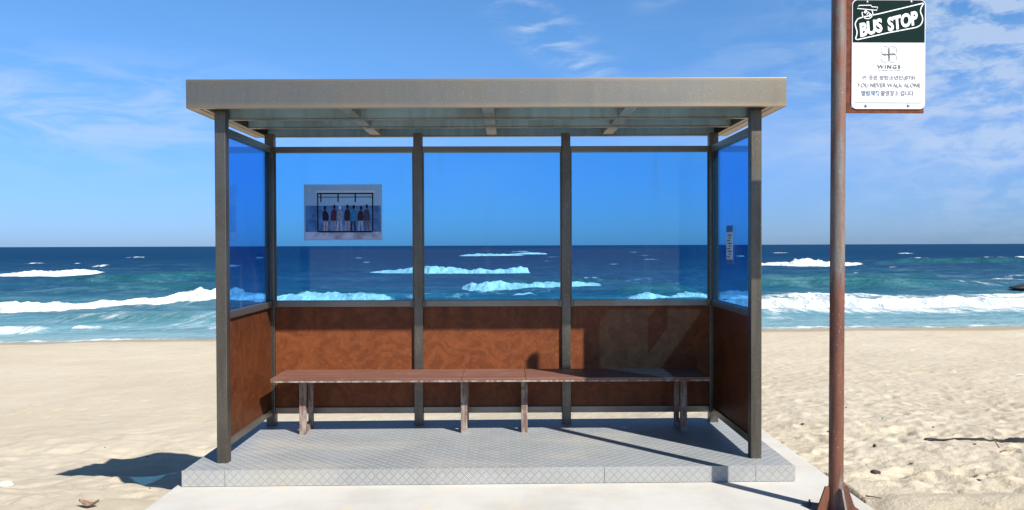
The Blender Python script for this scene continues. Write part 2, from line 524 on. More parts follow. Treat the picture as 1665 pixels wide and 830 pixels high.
# ------------------------------------------------------------------ sea
# breakers: crest foot line (x, y, height), foam reach toward shore, foam reach seaward, crest steepness
BREAKERS = [
    ([(-34, 45.9, .60), (-29.4, 46.5, .64), (-26.8, 47.8, .55), (-25.5, 49.6, .45), (-23, 51.4, .36), (-21.5, 52.6, .55), (-20.3, 53.3, .95), (-19, 53.6, .78), (-15.7, 53.2, .55), (-12.5, 53.4, .47), (-9.7, 53.2, .60), (-8.2, 52.8, .3), (-7.3, 52.5, .05)], 1.0, .9, 1.0),
    ([(-18.5, 108, .15), (-13.1, 104, .75), (-9.7, 101.5, 1.15), (-5.1, 101, .95), (-1.9, 100.5, .85), (1.0, 101, 1.1), (2.5, 101.5, 1.25), (2.8, 101.5, .1)], 1.6, 1.2, 1.0),
    ([(-3.9, 67, .1), (-3.1, 66, .5), (-1.7, 65.2, .66), (1.3, 66, .6), (5.6, 69, .48), (8.3, 71.2, .15)], 1.1, .9, 1.0),
    ([(-16, 268, .2), (-11, 266, .9), (-5, 265, 1.3), (2, 266, .6), (6, 268, .2)], 5, 4, 1.0),
    ([(-1, 315, .2), (6, 318, .9), (12, 320, .9), (16, 322, .2)], 6, 5, 1.0),
    ([(-66, 103.5, .3), (-63, 103, .6), (-59.6, 102.5, .8), (-56.7, 103, .85), (-55, 104.5, .6), (-53.3, 106.5, .1)], 1.4, 1.0, 1.0),
    ([(-27, 32.6, .4), (-22.9, 32.9, .40), (-20.8, 33.2, .42), (-19.9, 33.6, .36), (-19.3, 34.2, .04)], .7, .5, .8),
    ([(-19.0, 34.5, .05), (-18.6, 34.6, .28), (-17.9, 34.6, .24), (-17.0, 34.4, .05)], .4, .4, .7),
    ([(42, 139, .2), (46, 136, .9), (48.5, 134.5, 1.15), (53.3, 134, .95), (58, 136, .5), (62, 140, .2)], 1.6, 1.4, 1.0),
    ([(9.5, 46.4, .1), (11.8, 46.6, .42), (14.9, 46.8, .62), (20.2, 46.2, .62), (26, 46.6, .58), (34.4, 46.4, .58), (60, 46.5, .5)], 1.4, 1.8, 1.0),
    ([(7.6, 52.4, .05), (8.3, 52.4, .3), (9.2, 52.4, .62), (9.9, 52.6, .3), (10.8, 52.8, .15), (12.0, 53.0, .62), (12.9, 52.8, .45), (13.6, 52.6, .1)], .8, .5, .8),
    ([(.3, 54.6, .05), (.7, 54.6, .3), (1.6, 54.6, .3), (2.0, 54.6, .05)], .4, .3, .6),
    ([(30, 52.5, .1), (36, 54, .35), (44, 54, .3), (55, 54, .3)], .9, 1.2, 1.0),
    ([(17.5, 54, .05), (20, 54.2, .3), (24, 54.6, .22), (28, 55, .05)], .4, .5, 1.0),
]
CAPS = [(-101, 172, 5), (-92, 170, 5), (-73, 144, 4), (63, 153, 5), (76, 160, 4), (82, 158, 4), (100, 195, 8), (121, 200, 11), (128, 198, 6), (54, 84, 4), (51, 82, 3),
        (7, 430, 16), (-17, 400, 9), (13, 223, 7), (9, 178, 5), (-139, 680, 18), (-258, 660, 16), (105, 600, 20), (113, 330, 12), (20, 150, 4), (34, 190, 6),
        (-82, 150, 4), (-30, 170, 3), (-60, 210, 5), (-120, 260, 7), (-45, 240, 4), (45, 260, 6), (70, 240, 5), (150, 300, 9), (60, 380, 9), (30, 90, 2.5), (37, 108, 3), (42, 96, 3), (58, 120, 3)]

def build_sea():
    seg = [np.linspace(26, 60, 230, endpoint=False), np.linspace(60, 112, 210, endpoint=False), np.linspace(112, 150, 95, endpoint=False),
           150 * np.exp(np.linspace(0, math.log(480 / 150), 150, endpoint=False)), 480 * np.exp(np.linspace(0, math.log(30000 / 480), 70))]
    ys = np.concatenate(seg)
    nc = 900
    core = np.linspace(-0.84, 0.84, nc)
    ext = np.array([0.95, 1.2, 1.8, 3.0, 8.0])
    cols = np.concatenate([-ext[::-1], core, ext])
    X = cols[None, :] * ys[:, None]
    Y = np.repeat(ys[:, None], len(cols), 1)
    S = shoreline(X)
    off = Y - S
    amp = sstep(off, 0.0, 25.0)
    fade = 1 - sstep(Y, 300, 900)
    wob = 9.0 * (fbm(X * 0.018, Y * 0.02, 41, 3) - 0.5) * 2
    long = fbm(X * 0.03, Y * 0.05, 44, 3)
    Z = np.zeros_like(X)
    for lam, a, ph, kx in ((17.0, 0.16, 0.3, 0.05), (11.3, 0.10, 2.1, -0.07), (7.1, 0.05, 4.0, 0.12)):
        th = 2 * math.pi * (Y + wob + kx * X) / lam + ph
        Z += a * (np.exp(1.3 * (np.sin(th) - 1)) - 0.42) * 2 * (0.4 + 1.2 * long)
    Z *= (0.10 + 0.90 * amp) * fade
    chop = (fbm(X * 0.55, Y * 0.9, 51, 4) - 0.5)
    Z += chop * 0.16 * (0.12 + 0.88 * amp) * (1 - sstep(Y, 150, 420))
    swell = Z.copy()
    foam = np.zeros_like(X)
    green = np.clip((swell - 0.10) / 0.35, 0, 1) * (1 - sstep(Y, 90, 150)) * sstep(off, 12, 22) * 0.8
    rag = fbm(X * 1.1, Y * 0.55, 61, 4)
    ragl = fbm(X * 0.32, Y * 0.2, 64, 4)
    rag2 = fbm(X * 3.0, Y * 1.6, 67, 3)
    for pts, ff, fb, st in BREAKERS:
        px = [p[0] for p in pts]
        j0 = 0
        A = np.interp(X, px, [p[2] for p in pts], left=0, right=0)
        sel = (A > 0) & (np.abs(Y - np.interp(X, px, [p[1] for p in pts])) < 30)
        yc = np.interp(X, px, [p[1] for p in pts]) + 1.2 * (rag - 0.5) * st * (1 if ff < 2.2 else 3)
        s = Y - yc
        sc = max(1.0, ff / 1.4)
        prof = np.where(s < 0, np.exp(-(s / (0.55 * sc)) ** 2), np.exp(-(s / (1.9 * sc)) ** 2))
        bumpy = 0.48 + 0.60 * rag + 0.35 * (rag2 - 0.5) + 0.9 * (ragl - 0.5)
        Z = np.where(sel, Z * (1 - 0.6 * prof) + A * prof * bumpy, Z)
        k = np.clip(A / 0.35, 0, 1)
        f = np.where(s < 0, 1 - sstep(-s, 0.55 * ff, 1.35 * ff), 1 - sstep(s, 0.4 * fb, 1.6 * fb)) * k
        foam = np.maximum(foam, np.where(sel, f * 1.25, 0))
        wide = np.where(s < 0, 1 - sstep(-s, 0, 7 * ff), 1 - sstep(s, 0, 4 * fb)) * k * 0.30
        foam = np.maximum(foam, np.where(sel, wide, 0))
    slow = fbm(X * 0.10, Y * 0.04, 71, 3)
    # backs and shoulders of unbroken waves beside the breakers
    for x0, x1, y0, a in ((-52, -22, 84, .8), (6.5, 15, 56.5, .85), (14, 42, 68, .7), (-4, 14, 74, .45), (-20, -6, 60, .4), (60, 110, 150, .9), (20, 52, 84, .5), (-24, -12, 40.5, .25), (-40, -20, 66, .45)):
        wx = sstep(X, x0, x0 + 0.35 * (x1 - x0)) * (1 - sstep(X, x1 - 0.35 * (x1 - x0), x1))
        s = Y - y0 - 7.0 * (slow - 0.5) - 0.03 * (X - x0)
        prof = np.where(s < 0, np.exp(-(s / 1.1) ** 2), np.exp(-(s / 3.6) ** 2)) * wx
        Z = Z * (1 - 0.5 * prof) + a * prof
        green = np.maximum(green, np.where(s < 0.5, np.exp(-((s + 0.5) / 1.4) ** 2), np.exp(-(s / 1.0) ** 2)) * wx * 1.1)
    # churned white water lying in front of and behind the big breaker at the right, and old foam streaks
    big = sstep(X, 11.0, 15.0)
    foam = np.maximum(foam, big * sstep(Y, 39.5, 43.5) * (1 - sstep(Y, 45.8, 46.4)) * (0.44 + 0.22 * fbm(X * 0.2, Y * 0.3, 91, 3)))
    foam = np.maximum(foam, big * sstep(Y, 48, 48.6) * (1 - sstep(Y, 54, 58)) * (0.56 - 0.14 * sstep(X, 24, 34)))
    foam = np.maximum(foam, big * sstep(X, 22, 30) * sstep(Y, 36.5, 39) * (1 - sstep(Y, 44, 45)) * 0.50)
    foam = np.maximum(foam, (1 - sstep(X, -23, -17)) * sstep(Y, 38, 41) * (1 - sstep(Y, 44, 46)) * 0.30)
    foam = np.maximum(foam, sstep(X, -18, -15) * (1 - sstep(X, -9, -5)) * sstep(Y, 40, 44) * (1 - sstep(Y, 50, 52)) * 0.22)
    foam = np.maximum(foam, sstep(X, 4, 6) * (1 - sstep(X, 16, 19)) * sstep(Y, 70, 76) * (1 - sstep(Y, 86, 94)) * 0.25)
    foam = np.maximum(foam, sstep(X, -10, -7) * (1 - sstep(X, -3, -1)) * sstep(Y, 52, 54) * (1 - sstep(Y, 57, 62)) * 0.30)
    foam = np.maximum(foam, sstep(X, 36, 40) * sstep(Y, 66, 70) * (1 - sstep(Y, 76, 84)) * 0.30)
    foam = np.maximum(foam, sstep(off, 2, 5) * (1 - sstep(off, 15, 26)) * (0.16 + 0.20 * fbm(X * 0.12, Y * 0.25, 83, 3)))
    # lace at the water's edge
    edge = np.exp(-((off - 0.5 - 0.8 * (rag - 0.5)) / 0.40) ** 2)
    ex = 0.30 + 0.32 * sstep(X, -18, -17) * (1 - sstep(X, -15, -13.5)) + 0.10 * sstep(X, 10, 14)
    foam = np.maximum(foam, edge * (ex + 0.35 * (rag - 0.3)))
    for x0, y0, r in CAPS:
        d = ((X - x0) / (0.36 * r)) ** 2 + ((Y - y0 + 2.5 * (rag - 0.5) - 0.12 * (X - x0)) / (0.16 * r + 0.006 * y0)) ** 2
        g = np.exp(-d)
        foam = np.maximum(foam, 0.85 * g * (0.4 + 1.2 * rag))
        Z += min(0.03 * r, 0.25) * g
    Z += SEA
    return sheet('sea', X, Y, Z, m_sea, {'foam': foam, 'shore': off, 'green': np.clip(green, 0, 1)})
build_sea()

# ------------------------------------------------------------------ concrete pad
bm = boxes((-2.245, 2.205, 1.5, 7.03, -0.16, 0.0), bev=0.012)
obj('concrete_pad', tilt(bm), m_conc, None, origin=(0, 4, 0), kind='structure')

# unseen asphalt strip added behind the camera to cut the bounce onto the metal
m_added_road, t, out = mat('added unseen asphalt')
pos = t.n('ShaderNodeNewGeometry').outputs['Position']
pbsdf(t, out, Base_Color=t.mix(t.noise(pos, 40, 4, 0.7), (0.035, 0.035, 0.037), (0.075, 0.073, 0.07)), Roughness=0.85, Normal=t.bump(t.noise(pos, 150, 3, 0.6), 0.4, 0.01))
obj('added_road', boxes((-150, 150, -13.0, 0.4, -0.10, 0.12)), m_added_road, None, origin=(0, -6, 0), kind='structure')

# ------------------------------------------------------------------ materials of the shelter
def steel(name, base, dark, metallic, rough, streak=0.35, spots=0.35, tan=None, hstreak=False, edge=None):
    m, t, out = mat(name)
    pos = t.n('ShaderNodeNewGeometry').outputs['Position']
    sc = (0.6, 0.6, 14) if hstreak else (16, 16, 0.9)
    a = t.noise(t.stretch(pos, sc), 1.0, 5, 0.62)
    b = t.noise(pos, 2.2, 5, 0.6)
    sp = t.noise(pos, 95.0, 3, 0.7)
    c = t.mix(t.m('MULTIPLY', t.ss(a, 0.40, 0.70), streak), base, dark)
    c = t.mix(t.m('MULTIPLY', t.ss(b, 0.42, 0.68), 0.5), c, tan or dark)
    c = t.mix(t.m('MULTIPLY', t.ss(sp, 0.60, 0.70), spots), c, (0.55, 0.51, 0.44))
    c = t.mix(t.m('MULTIPLY', t.ss(sp, 0.36, 0.28), spots), c, (0.10, 0.085, 0.065))
    if edge:
        zz = t.m('ADD', t.n('ShaderNodeSeparateXYZ', None, {0: pos}).outputs[2], t.m('MULTIPLY', t.m('SUBTRACT', a, 0.5), 0.02))
        f = t.m('ADD', t.ss(zz, edge[0] + 0.045, edge[0] + 0.004), t.m('MULTIPLY', t.ss(zz, edge[1] - 0.022, edge[1] - 0.008), 0.8), clamp=True)
        c = t.mix(t.m('MULTIPLY', f, 0.5), c, (0.44, 0.31, 0.19))
    rg = t.m('ADD', rough - 0.08, t.m('MULTIPLY', b, 0.18))
    pbsdf(t, out, Base_Color=c, Metallic=metallic, Roughness=rg, Normal=t.bump(t.m('ADD', a, sp), 0.06, 0.004))
    return m
m_post = steel('weathered steel posts', (0.170, 0.150, 0.122), (0.070, 0.062, 0.050), 0.9, 0.44, streak=0.55, spots=0.5, tan=(0.095, 0.08, 0.056))
m_rail = steel('steel rails', (0.26, 0.23, 0.19), (0.15, 0.13, 0.10), 0.9, 0.45, tan=(0.20, 0.16, 0.11), hstreak=True)
m_fascia = steel('brushed fascia steel', (0.255, 0.232, 0.188), (0.185, 0.165, 0.128), 0.95, 0.45, streak=0.2, spots=0.5, tan=(0.215, 0.192, 0.15), edge=(2.545, 2.739))
m_galv = steel('galvanised purlins', (0.36, 0.52, 0.60), (0.24, 0.32, 0.35), 0.1, 0.55, streak=0.6, spots=0.35, tan=(0.22, 0.22, 0.18))
m_flange = steel('stained tan flange with sand reflection', (0.47, 0.36, 0.24), (0.36, 0.26, 0.16), 0.3, 0.5, tan=(0.52, 0.41, 0.29))  # sunlit sand's reflection put into the tan, over rust stains
m_raft = steel('rafter steel', (0.36, 0.33, 0.29), (0.14, 0.12, 0.10), 0.4, 0.5, streak=0.5, spots=0.8)

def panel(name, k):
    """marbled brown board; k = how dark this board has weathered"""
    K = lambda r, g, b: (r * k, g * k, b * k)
    m, t, out = mat(name)
    pos = t.n('ShaderNodeNewGeometry').outputs['Position']
    wv = t.noise(t.stretch(pos, (2.4, 2.4, 2.4)), 1.7, 6, 0.62, 2.6)
    fine = t.noise(pos, 9.0, 6, 0.7, 3.0)
    sp = t.noise(pos, 70.0, 3, 0.6)
    area = t.noise(pos, 1.3, 3, 0.5)
    c = t.mix(t.ss(wv, 0.38, 0.64), K(0.130, 0.037, 0.012), K(0.180, 0.053, 0.017))
    c = t.mix(t.m('MULTIPLY', t.ss(fine, 0.52, 0.66), 0.42), c, K(0.225, 0.085, 0.038))
    c = t.mix(t.m('MULTIPLY', t.ss(fine, 0.46, 0.34), 0.38), c, K(0.095, 0.027, 0.010))
    c = t.mix(t.m('MULTIPLY', t.m('MULTIPLY', t.ss(sp, 0.68, 0.74), t.ss(area, 0.50, 0.62)), 0.8), c, K(0.45, 0.33, 0.24))
    sx_ = t.n('ShaderNodeSeparateXYZ', None, {0: pos})
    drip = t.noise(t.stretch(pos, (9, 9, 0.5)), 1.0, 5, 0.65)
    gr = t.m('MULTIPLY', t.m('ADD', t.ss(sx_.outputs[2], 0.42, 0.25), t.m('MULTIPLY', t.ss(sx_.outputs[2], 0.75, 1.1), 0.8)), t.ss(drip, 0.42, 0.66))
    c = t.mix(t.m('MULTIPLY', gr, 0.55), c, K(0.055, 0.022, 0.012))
    pbsdf(t, out, Base_Color=c, Roughness=t.m('ADD', 0.38, t.m('MULTIPLY', fine, 0.25)), Normal=t.bump(fine, 0.10, 0.01), Specular_IOR_Level=0.2)
    return m
m_panel = panel('brown marbled panel', 1.0)
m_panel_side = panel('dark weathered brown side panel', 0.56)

def glass(name, tint):
    m, t, out = mat(name)
    pos = t.n('ShaderNodeNewGeometry').outputs['Position']
    tr = t.n('ShaderNodeBsdfTransparent', None, {'Color': tuple(math.sqrt(c) for c in tint) + (1,)})
    gl = t.n('ShaderNodeBsdfGlossy', None, {'Color': (1, 1, 1, 1), 'Roughness': 0.015})
    fr = t.n('ShaderNodeFresnel', None, {'IOR': 1.42})
    mx = t.n('ShaderNodeMixShader', None, {0: t.m('MULTIPLY', fr, 0.55), 1: tr.outputs[0], 2: gl.outputs[0]})
    df = t.n('ShaderNodeBsdfDiffuse', None, {'Color': (0.55, 0.68, 0.78, 1)})
    st = t.noise(t.stretch(pos, (14, 14, 0.8)), 1.0, 5, 0.65)
    b = t.noise(pos, 1.6, 3, 0.5)
    dirt = t.m('MULTIPLY', t.m('MULTIPLY', t.ss(st, 0.5, 0.75), t.ss(b, 0.4, 0.7)), 0.09)
    dirt = t.m('ADD', dirt, t.m('MULTIPLY', t.ss(t.noise(pos, 260.0, 2, 0.5), 0.66, 0.74), 0.10))
    dirt = t.m('ADD', dirt, 0.004)
    mx2 = t.n('ShaderNodeMixShader', None, {0: dirt, 1: mx.outputs[0], 2: df.outputs[0]})
    t.nt.links.new(mx2.outputs[0], out.inputs['Surface'])
    return m
m_glass = glass('blue tinted glass', (0.235, 0.60, 0.87))
m_glass_side = glass('deep blue tinted side glass', (0.09, 0.38, 0.83))

def tread(name, axes, base, scale, lift):
    """five-bar tread plate: groups of raised bars turned alternately left and right"""
    m, t, out = mat(name)
    pos = t.n('ShaderNodeNewGeometry').outputs['Position']
    sp = t.n('ShaderNodeSeparateXYZ', None, {0: pos})
    a = t.m('DIVIDE', sp.outputs[axes[0]], scale); b = t.m('DIVIDE', sp.outputs[axes[1]], scale)
    a, b = t.m('MULTIPLY', t.m('ADD', a, b), 0.7071), t.m('MULTIPLY', t.m('SUBTRACT', a, b), 0.7071)
    ia = t.m('FLOOR', a); ib = t.m('FLOOR', b)
    fa = t.m('SUBTRACT', t.m('SUBTRACT', a, ia), 0.5); fb = t.m('SUBTRACT', t.m('SUBTRACT', b, ib), 0.5)
    par = t.m('FLOORED_MODULO', t.m('ADD', ia, ib), 2.0)
    inv = t.m('SUBTRACT', 1.0, par)
    l = t.m('ADD', t.m('MULTIPLY', fa, par), t.m('MULTIPLY', fb, inv))      # along the bars
    q = t.m('ADD', t.m('MULTIPLY', fb, par), t.m('MULTIPLY', fa, inv))      # across the bars
    mask = t.m('MULTIPLY', t.ss(t.m('ABSOLUTE', l), 0.44, 0.36), t.ss(t.m('ABSOLUTE', q), 0.46, 0.44))
    bars = t.m('COSINE', t.m('MULTIPLY', q, 2 * math.pi * 4.0))
    h = t.m('MULTIPLY', mask, t.ss(bars, -0.35, 0.55))
    n = t.noise(pos, 1.8, 5, 0.65); s = t.noise(pos, 60, 4, 0.65); wo_ = t.noise(t.stretch(pos, (1, 2.5, 1)), 0.9, 4, 0.6)
    c = t.mix(t.ss(n, 0.35, 0.7), base, tuple(x * 0.80 for x in base))
    c = t.mix(t.m('MULTIPLY', t.ss(s, 0.55, 0.7), 0.35), c, (0.30, 0.27, 0.22))
    c = t.mix(t.m('MULTIPLY', t.ss(wo_, 0.52, 0.66), 0.30), c, (0.47, 0.41, 0.32))
    c = t.mix(t.m('MULTIPLY', h, lift), c, (0.66, 0.67, 0.66))
    rg = t.m('SUBTRACT', 0.60, t.m('MULTIPLY', h, 0.08))
    pbsdf(t, out, Base_Color=c, Metallic=0.15, Roughness=rg, Normal=t.bump(h, 0.6, 0.003), Specular_IOR_Level=0.3)
    return m
m_tread = tread('tread plate', (0, 1), (0.245, 0.262, 0.275), 0.055, 0.45)
m_tread_f = tread('tread plate skirt', (0, 2), (0.33, 0.33, 0.315), 0.042, 0.34)

def painted(name, col, rough=0.5, vary=0.15, scale=20.0, spec=0.4):
    m, t, out = mat(name)
    pos = t.n('ShaderNodeNewGeometry').outputs['Position']
    n = t.noise(pos, scale, 4, 0.6)
    c = t.mix(t.ss(n, 0.35, 0.7), col, tuple(x * (1 - vary) for x in col))
    pbsdf(t, out, Base_Color=c, Roughness=rough, Specular_IOR_Level=spec)
    return m

# ------------------------------------------------------------------ bus shelter
shelter = thing('bus_shelter', (CX, 6.15, 0.0), 'open fronted steel bus shelter with blue glass and brown panels on a tread plate platform', 'bus shelter')
ZT = 0.1075
PLX0, PLX1, PLY0, PLY1 = -2.190, 1.935, 5.364, 6.878
bm = boxes((PLX0, PLX1, PLY0 + 0.004, PLY1, 0.004, ZT), bev=0.006)
plat = obj('platform', tilt(bm), m_tread, shelter, origin=(CX, 6.1, 0))
# skirt of tread plate in sheets along the front and ends (joints show as dark lines)
for x0, x1 in ((PLX0 - 0.002, PLX0 + 0.285), (PLX0 + 0.288, 0.648), (0.651, 1.668), (1.671, PLX1 + 0.002)):
    bm = boxes((x0, x1, PLY0 - 0.002, PLY0 + 0.003, 0.003, ZT + 0.0025), bev=0.001)
    obj('skirt_plate', tilt(bm), m_tread_f, plat)

# posts
def post_bm(w=0.0375, top=2.546):
    return boxes((-w, w, -w, w, 0.085, top), bev=0.005)
pbm = post_bm()
first = None
POSTS = [(CX - PX, YF), (CX + PX, YF), (CX - PX, YB), (CX - PX / 3, YB), (CX + PX / 3, YB), (CX + PX, YB)]
for i, (x, y) in enumerate(POSTS):
    if first is None:
        first = obj('post', pbm, m_post, None, origin=(0, 0, 0))
        COL.objects.unlink(first)
        o = first
    else:
        o = first.copy()
    COL.objects.link(o)
    o.parent = shelter
    o.location = Vector((x, y, 0)) - shelter.location

G = 0.0375
bays = []
for k in range(3):
    xa = CX - PX + k * 2 * PX / 3 + G; xb = CX - PX + (k + 1) * 2 * PX / 3 - G
    bays.append((xa, xb))
def rail_back(name, xa, xb, z0, z1, m, d=0.025):
    return obj(name, boxes((xa, xb, YB - d, YB + d, z0, z1), bev=0.004), m, shelter)
ZRT = (2.3875, 2.4375); ZSL = (1.0975, 1.1495); ZRB = (0.2015, 0.2535)
for xa, xb in bays:
    rail_back('top_rail', xa, xb, *ZRT, m_rail)
    o = rail_back('sill_rail', xa, xb, *ZSL, m_rail, 0.034)
    rail_back('bottom_rail', xa, xb, *ZRB, m_rail)
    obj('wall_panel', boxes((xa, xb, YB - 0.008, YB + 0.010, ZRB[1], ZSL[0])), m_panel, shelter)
    g = obj('glass_pane', boxes((xa, xb, YB - 0.003, YB + 0.003, ZSL[1], ZRT[0])), m_glass, shelter)
    # thin glazing beads round the pane and clips on the sill
    for x0, x1 in ((xa, xa + 0.012), (xb - 0.012, xb)):
        obj('glazing_bead', boxes((x0, x1, YB - 0.012, YB - 0.004, ZSL[1], ZRT[0])), m_post, g)
    for xc in (xa + 0.014, xb - 0.014):
        obj('bracket', boxes((xc - 0.014, xc + 0.014, YB - 0.046, YB - 0.0345, ZSL[0] - 0.004, ZSL[1] + 0.004), bev=0.002), m_post, o)
for sx in (-1, 1):
    x = CX + sx * PX
    ya, yb = YF + G, YB - G
    for nm, zz, d in (('top_rail', ZRT, 0.025), ('sill_rail', ZSL, 0.030), ('bottom_rail', ZRB, 0.025)):
        obj(nm, boxes((x - d, x + d, ya, yb, *zz), bev=0.004), m_rail, shelter)
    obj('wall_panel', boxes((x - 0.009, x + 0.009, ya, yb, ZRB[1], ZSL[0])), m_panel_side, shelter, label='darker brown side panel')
    g = obj('glass_pane', boxes((x - 0.003, x + 0.003, ya, yb, ZSL[1], ZRT[0])), m_glass_side, shelter)
    xi = x - sx * 0.008
    for y0, y1 in ((ya, ya + 0.012), (yb - 0.012, yb)):
        obj('glazing_bead', boxes((xi - 0.004, xi + 0.004, y0, y1, ZSL[1], ZRT[0])), m_post, g)

# roof: four channel fascias with inward flanges, three purlins, three rafters, a sheet on top
RX0, RX1, RY0, RY1 = -2.166, 1.903, 5.430, 6.950
RZ0, RZ1 = 2.545, 2.739
bm = boxes((RX0 + 0.004, RX1 - 0.004, RY0 + 0.004, RY1 - 0.004, RZ1 - 0.012, RZ1 - 0.002))
roof = obj('roof', bm, m_galv, shelter)
roof.rotation_euler = (0, -0.0014, 0)
obj('fascia', boxes((RX0, RX1, RY0, RY0 + 0.004, RZ0, RZ1), bev=0.0015), m_fascia, roof)
obj('fascia', boxes((RX0, RX1, RY1 - 0.004, RY1, RZ0 + 0.012, RZ1), bev=0.0015), m_fascia, roof)
for x0, x1 in ((RX0, RX0 + 0.004), (RX1 - 0.004, RX1)):
    obj('fascia', boxes((x0, x1, RY0 + 0.0045, RY1 - 0.0045, RZ0, RZ1)), m_fascia, roof)
fz = RZ0 + 0.001
obj('flange', boxes((RX0 + 0.001, RX1 - 0.001, RY0 + 0.004, RY0 + 0.045, fz, fz + 0.006)), m_flange, roof)
for x0, x1, xs in ((RX0 + 0.0045, RX0 + 0.112, RX0 + 0.075), (RX1 - 0.112, RX1 - 0.0045, RX1 - 0.081)):
    obj('flange', boxes((x0, x1, RY0 + 0.046, RY1 - 0.0045, fz + 0.001, fz + 0.007)), m_flange, roof)
    obj('flange_seam', boxes((xs, xs + 0.006, RY0 + 0.05, RY1 - 0.02, fz - 0.003, fz + 0.0005)), m_raft, roof)
for y in (5.955, 6.385, 6.905):
    b = boxes((RX0 + 0.112, RX1 - 0.112, y, y + 0.006, RZ0 + 0.012, RZ1 - 0.014))
    obj('purlin', b, m_galv, roof)
    obj('purlin_lip', boxes((RX0 + 0.112, RX1 - 0.112, y - 0.004, y + 0.045, RZ0 + 0.003, RZ0 + 0.0115)), m_raft, roof)
for x in (CX - 0.995, CX, CX + 0.995):
    ends = [(RY0 + 0.05, 5.950), (5.962, 6.380), (6.392, 6.900)]
    b = boxes(*[(x - 0.042, x + 0.042, a, c_, RZ0 + 0.014, RZ1 - 0.014) for a, c_ in ends])
    obj('rafter', b, m_raft, roof)

# ------------------------------------------------------------------ bench
m_wood, t, out = mat('red brown bench boards')
pos = t.n('ShaderNodeNewGeometry').outputs['Position']
g1 = t.noise(t.stretch(pos, (1.2, 45, 45)), 1.0, 6, 0.65, 0.4)
g2 = t.noise(pos, 3.0, 4, 0.6)
c = t.mix(t.ss(g1, 0.35, 0.65), (0.185, 0.083, 0.058), (0.115, 0.050, 0.036))
c = t.mix(t.m('MULTIPLY', t.ss(g1, 0.62, 0.72), 0.6), c, (0.36, 0.25, 0.20))
c = t.mix(t.m('MULTIPLY', t.ss(g2, 0.5, 0.75), 0.4), c, (0.23, 0.13, 0.10))
pbsdf(t, out, Base_Color=c, Roughness=0.55, Normal=t.bump(g1, 0.2, 0.004))
m_worn, t, out = mat('worn rusty paint')
pos = t.n('ShaderNodeNewGeometry').outputs['Position']
g1 = t.noise(t.stretch(pos, (26, 26, 5)), 1.0, 6, 0.7)
g2 = t.noise(pos, 30.0, 5, 0.7)
c = t.mix(t.ss(g1, 0.40, 0.58), (0.30, 0.25, 0.21), (0.15, 0.085, 0.058))
c = t.mix(t.m('MULTIPLY', t.ss(g2, 0.57, 0.68), 0.5), c, (0.42, 0.38, 0.34))
c = t.mix(t.m('MULTIPLY', t.ss(g2, 0.42, 0.34), 0.8), c, (0.09, 0.045, 0.03))
pbsdf(t, out, Base_Color=c, Roughness=0.75, Normal=t.bump(t.m('ADD', g1, g2), 0.3, 0.004))

BX0, BX1, BY0, BY1, BZ = -1.850, 1.585, 6.215, 6.675, 0.5755
bench = thing('bench', (CX, 6.45, ZT), 'long red brown slatted bench with worn edges standing against the brown panels', 'bench')
bm = bmesh.new()
nb = 4
wd = (BY1 - BY0) / nb
for i in range(nb):
    for x0, x1 in ((BX0, -0.362), (-0.359, 0.138), (0.141, BX1)):
        box(bm, x0, x1, BY0 + i * wd + 0.003, BY0 + (i + 1) * wd - 0.003, BZ - 0.018, BZ + random.uniform(-0.0015, 0.0015), bev=0.003)
seat = obj('seat', bm, m_wood, bench)
bm = boxes((BX0 + 0.004, BX1 - 0.004, BY0 + 0.002, BY0 + 0.03, BZ - 0.032, BZ - 0.0185), (BX0 + 0.004, BX1 - 0.004, BY1 - 0.04, BY1 - 0.012, BZ - 0.032, BZ - 0.0185),
           (BX0 + 0.004, BX0 + 0.034, BY0 + 0.031, BY1 - 0.041, BZ - 0.032, BZ - 0.0185), (BX1 - 0.034, BX1 - 0.004, BY0 + 0.031, BY1 - 0.041, BZ - 0.032, BZ - 0.0185), bev=0.002)
obj('seat_frame', bm, m_worn, seat)
for x, x2 in ((-1.643, -1.632), (-0.352, -0.344), (0.132, 0.136), (1.412, 1.400)):
    w = 0.025
    zl = 0.100
    obj('leg', boxes((x - w, x + w, 6.385, 6.435, zl, BZ - 0.0185), bev=0.004), m_worn, bench)
    obj('leg', boxes((x2 - w + 0.006, x2 + w - 0.006, 6.60, 6.645, zl, BZ - 0.033), bev=0.004), m_worn, bench)
    b = bmesh.new()
    prism(b, [(x - 0.020, zl + 0.002), (x + 0.020, zl + 0.002), (x + 0.020, zl + 0.055), (x - 0.020, zl + 0.055)], 6.436, 6.599)
    obj('foot_bar', b, m_worn, bench)
    obj('seat_bearer', boxes((x - 0.02, x + 0.02, 6.437, 6.598, BZ - 0.070, BZ - 0.0325)), m_worn, bench)

# ------------------------------------------------------------------ things stuck on the glass
# a seaside picture poster (plain generic picture: sky, sea, sand, a bar on posts and a row of coloured marks)
PO = dict(x0=-1.705, x1=-1.050, z0=1.655, z1=2.124, y=YB - 0.006)
poster = thing('poster', ((PO['x0'] + PO['x1']) / 2, PO['y'], PO['z0']), 'small blue landscape poster stuck on the glass at the left', 'poster')
m_pb = painted('poster sky blue', (0.27, 0.47, 0.72), 0.35, 0.12, 3)
m_ps = painted('poster sea blue', (0.06, 0.20, 0.50), 0.35, 0.6, 14)
m_pg = painted('poster sand lilac', (0.48, 0.52, 0.72), 0.35, 0.55, 9)
m_pk = painted('poster ink black', (0.006, 0.007, 0.014), 0.5, 0.15, 20, 0.1)
m_pw = painted('poster pale grey', (0.55, 0.60, 0.72), 0.4)
X0, X1, Z0, Z1, PY = PO['x0'], PO['x1'], PO['z0'], PO['z1'], PO['y']
pw_, ph_ = X1 - X0, Z1 - Z0
paper = obj('paper', boxes((X0, X1, PY, PY + 0.0015, Z0, Z1)), m_pb, poster)
